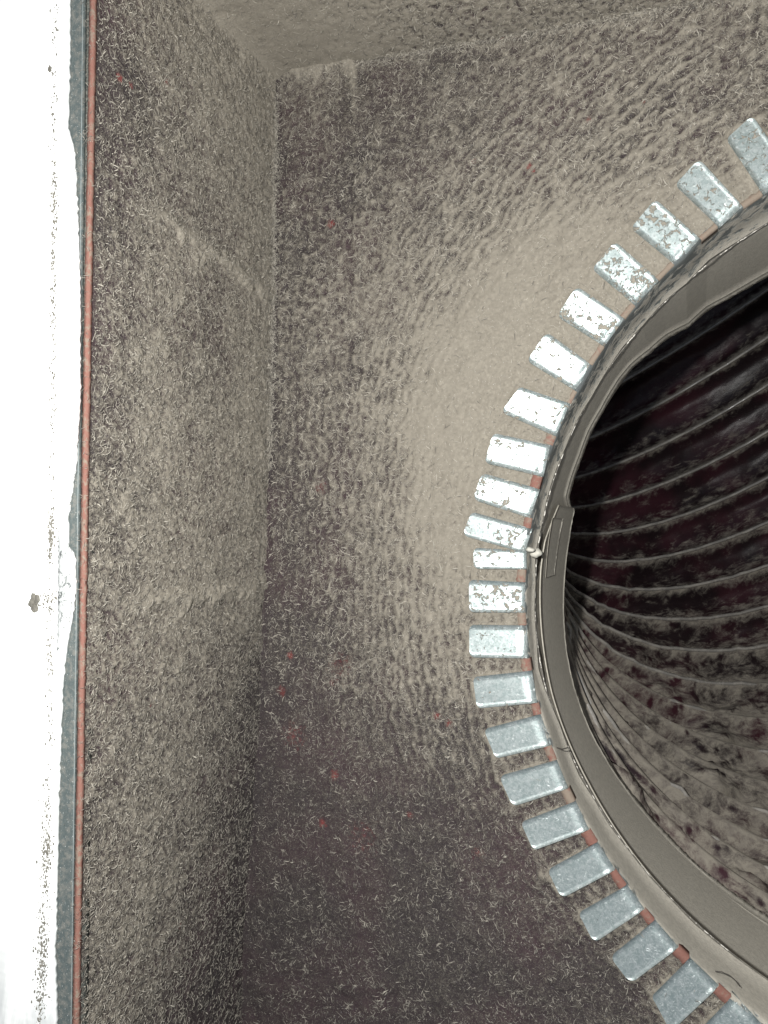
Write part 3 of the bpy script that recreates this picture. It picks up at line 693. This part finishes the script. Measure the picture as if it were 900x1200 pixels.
def fleck(px, py, r, e):
    p_ = P(px, py, YF - .0034); b0 = len(vs); m = 7; rot = random.uniform(0, 3)
    vs.append((p_[0], YF - .0034 - r * .35, p_[1]))
    for i in range(m):
        t_ = rot + i * 6.283 / m; q = r * random.uniform(.5, 1.35)
        vs.append((p_[0] + math.cos(t_) * q, YF - .0031, p_[1] + math.sin(t_) * q * e))
    for i in range(m): fs.append((b0, b0 + 1 + i, b0 + 1 + (i + 1) % m))
line = [(64, 0), (62, 150), (63, 250), (61, 400), (62, 480), (60, 560), (58, 640), (58, 760), (59, 830), (55, 900), (54, 1000), (50, 1080), (46, 1200)]
lx = lambda v: np.interp(v, [q[1] for q in line], [q[0] for q in line])
dens = [(20, 6), (90, 5), (150, 6), (215, 12), (235, 12), (290, 10), (330, 8), (380, 9), (440, 10), (490, 6), (560, 4), (625, 16), (635, 14), (720, 5), (770, 12), (850, 6), (930, 7), (985, 16), (1000, 12), (1040, 10), (1090, 16), (1130, 18), (1150, 10), (1180, 10)]
for yc, k in dens:
    for _ in range(k * 9):
        v_ = random.gauss(yc, 20); fleck(lx(v_) + random.gauss(0, 2.2 if yc < 950 else 3.6), v_, random.choice((.00010, .00016, .00025, .00042)), random.uniform(.8, 1.9))
for _ in range(420):
    v_ = random.uniform(170, 610); fleck(91 - abs(random.gauss(0, 1)) * 3.2 - (0 if v_ < 520 else (v_ - 520) * .11), v_, random.uniform(.00004, .0001), 1)
for _ in range(70): fleck(50 + random.random() * 16, 700 + random.gauss(0, 2.5), random.uniform(.00015, .0004), .7)
for _ in range(40): fleck(58 + random.random() * 10, random.gauss(628, 7), random.uniform(.0002, .0005), .7)
for _ in range(26): fleck(random.uniform(46, 66), random.uniform(690, 722), random.uniform(.0002, .0006), 1)
for _ in range(50): fleck(random.uniform(5, 75), random.uniform(0, 1200), random.uniform(.00004, .0001), 1)
fl = mesh('dirt_flecks', vs, fs, M_dirt, smooth=False)
tag(fl, 'line of small brown dirt flecks down the white metal frame', 'dirt', None, 'stuff')

# lint caught on the cut edge and the frame lip, and two loose hairs on the collar
def edge_lint(items):
    bx, bz = [], []
    for px, py, sp, k in items:
        for _ in range(k):
            a_, b_ = P(px + random.gauss(0, sp), py + random.gauss(0, sp), YF - .0016); bx.append(a_); bz.append(b_)
    n = len(bx)
    return fibres('frame_lint', np.stack([np.array(bx), np.full(n, YF - .0017), np.array(bz)], 1), np.array([0, -1., 0]), np.array([1., 0, 0]), np.array([0, 0, 1.]),
                  rng.uniform(.0005, .0022, n), rng.uniform(.00003, .00008, n), rng.uniform(0, .0003, n), 'wisps of lint caught along the pink edge and the frame lip')
edge_lint([(104, 160, 5, 34), (96, 1078, 4, 12), (93, 1105, 4, 14), (98, 640, 3, 8), (100, 690, 3, 8)] + [(103 - y_ * .009 + random.uniform(-2, 5), y_, 2.0, 3) for y_ in range(5, 1200, 16)])
def hair(pix, y, rad, label):
    pts = [Vector((P(a_, b_, y)[0], y, P(a_, b_, y)[1])) for a_, b_ in pix]; V = []
    for i_, p_ in enumerate(pts):
        d_ = (pts[min(i_ + 1, len(pts) - 1)] - pts[max(i_ - 1, 0)]).normalized(); a_ = d_.cross(Vector((0, 1, 0))).normalized(); b_ = d_.cross(a_)
        for q in range(4): V.append(p_ + rad * (math.cos(q * 1.57) * a_ + math.sin(q * 1.57) * b_))
    o = mesh('hair_strand', np.array([tuple(v) for v in V]), grid_faces(len(pts), 4, closed_v=True), M_hair)
    return tag(o, label, 'hair', 'loose dark hairs on the collar')
M_hair = plain('dark_hair', (.05, .045, .04), .6)
hair([(637, 874), (645, 877), (652, 876), (659, 878), (666, 876)], .004, .00022, 'short dark twig-like hair crossing the collar beside the seventh tab from the bottom')
hair([(838, 1138), (846, 1139), (855, 1143), (862, 1149), (867, 1156)], .002, .00016, 'thin curved dark hair at the bottom of the collar next to the lowest tabs')

# lint gathered along the seams where the walls meet
n = 2000; xs_ = rng.uniform(XL, .03, n); dz = np.abs(rng.normal(0, .0012, n))
zs_ = .1869 - .05 * (xs_ - XL) - dz
b1 = np.stack([xs_, -np.abs(rng.normal(0, .0010, n)) - .0004, zs_], 1)
z2 = rng.uniform(.02, .18, 2200); b2 = np.stack([xwall(0 * z2, z2) + np.abs(rng.normal(0, .0012, 2200)), -np.abs(rng.normal(0, .0012, 2200)) - .0003, z2], 1)
bb = np.concatenate([b1, b2]); n = len(bb); L, ra, li = sizes(n)
fibres('seam_lint', bb, np.array([.3, -.9, -.2]) / np.linalg.norm([.3, -.9, -.2]), np.array([1., 0, 0]), np.array([0, 0, 1.]), L, ra, li, 'lint gathered in the seams where the box walls meet')
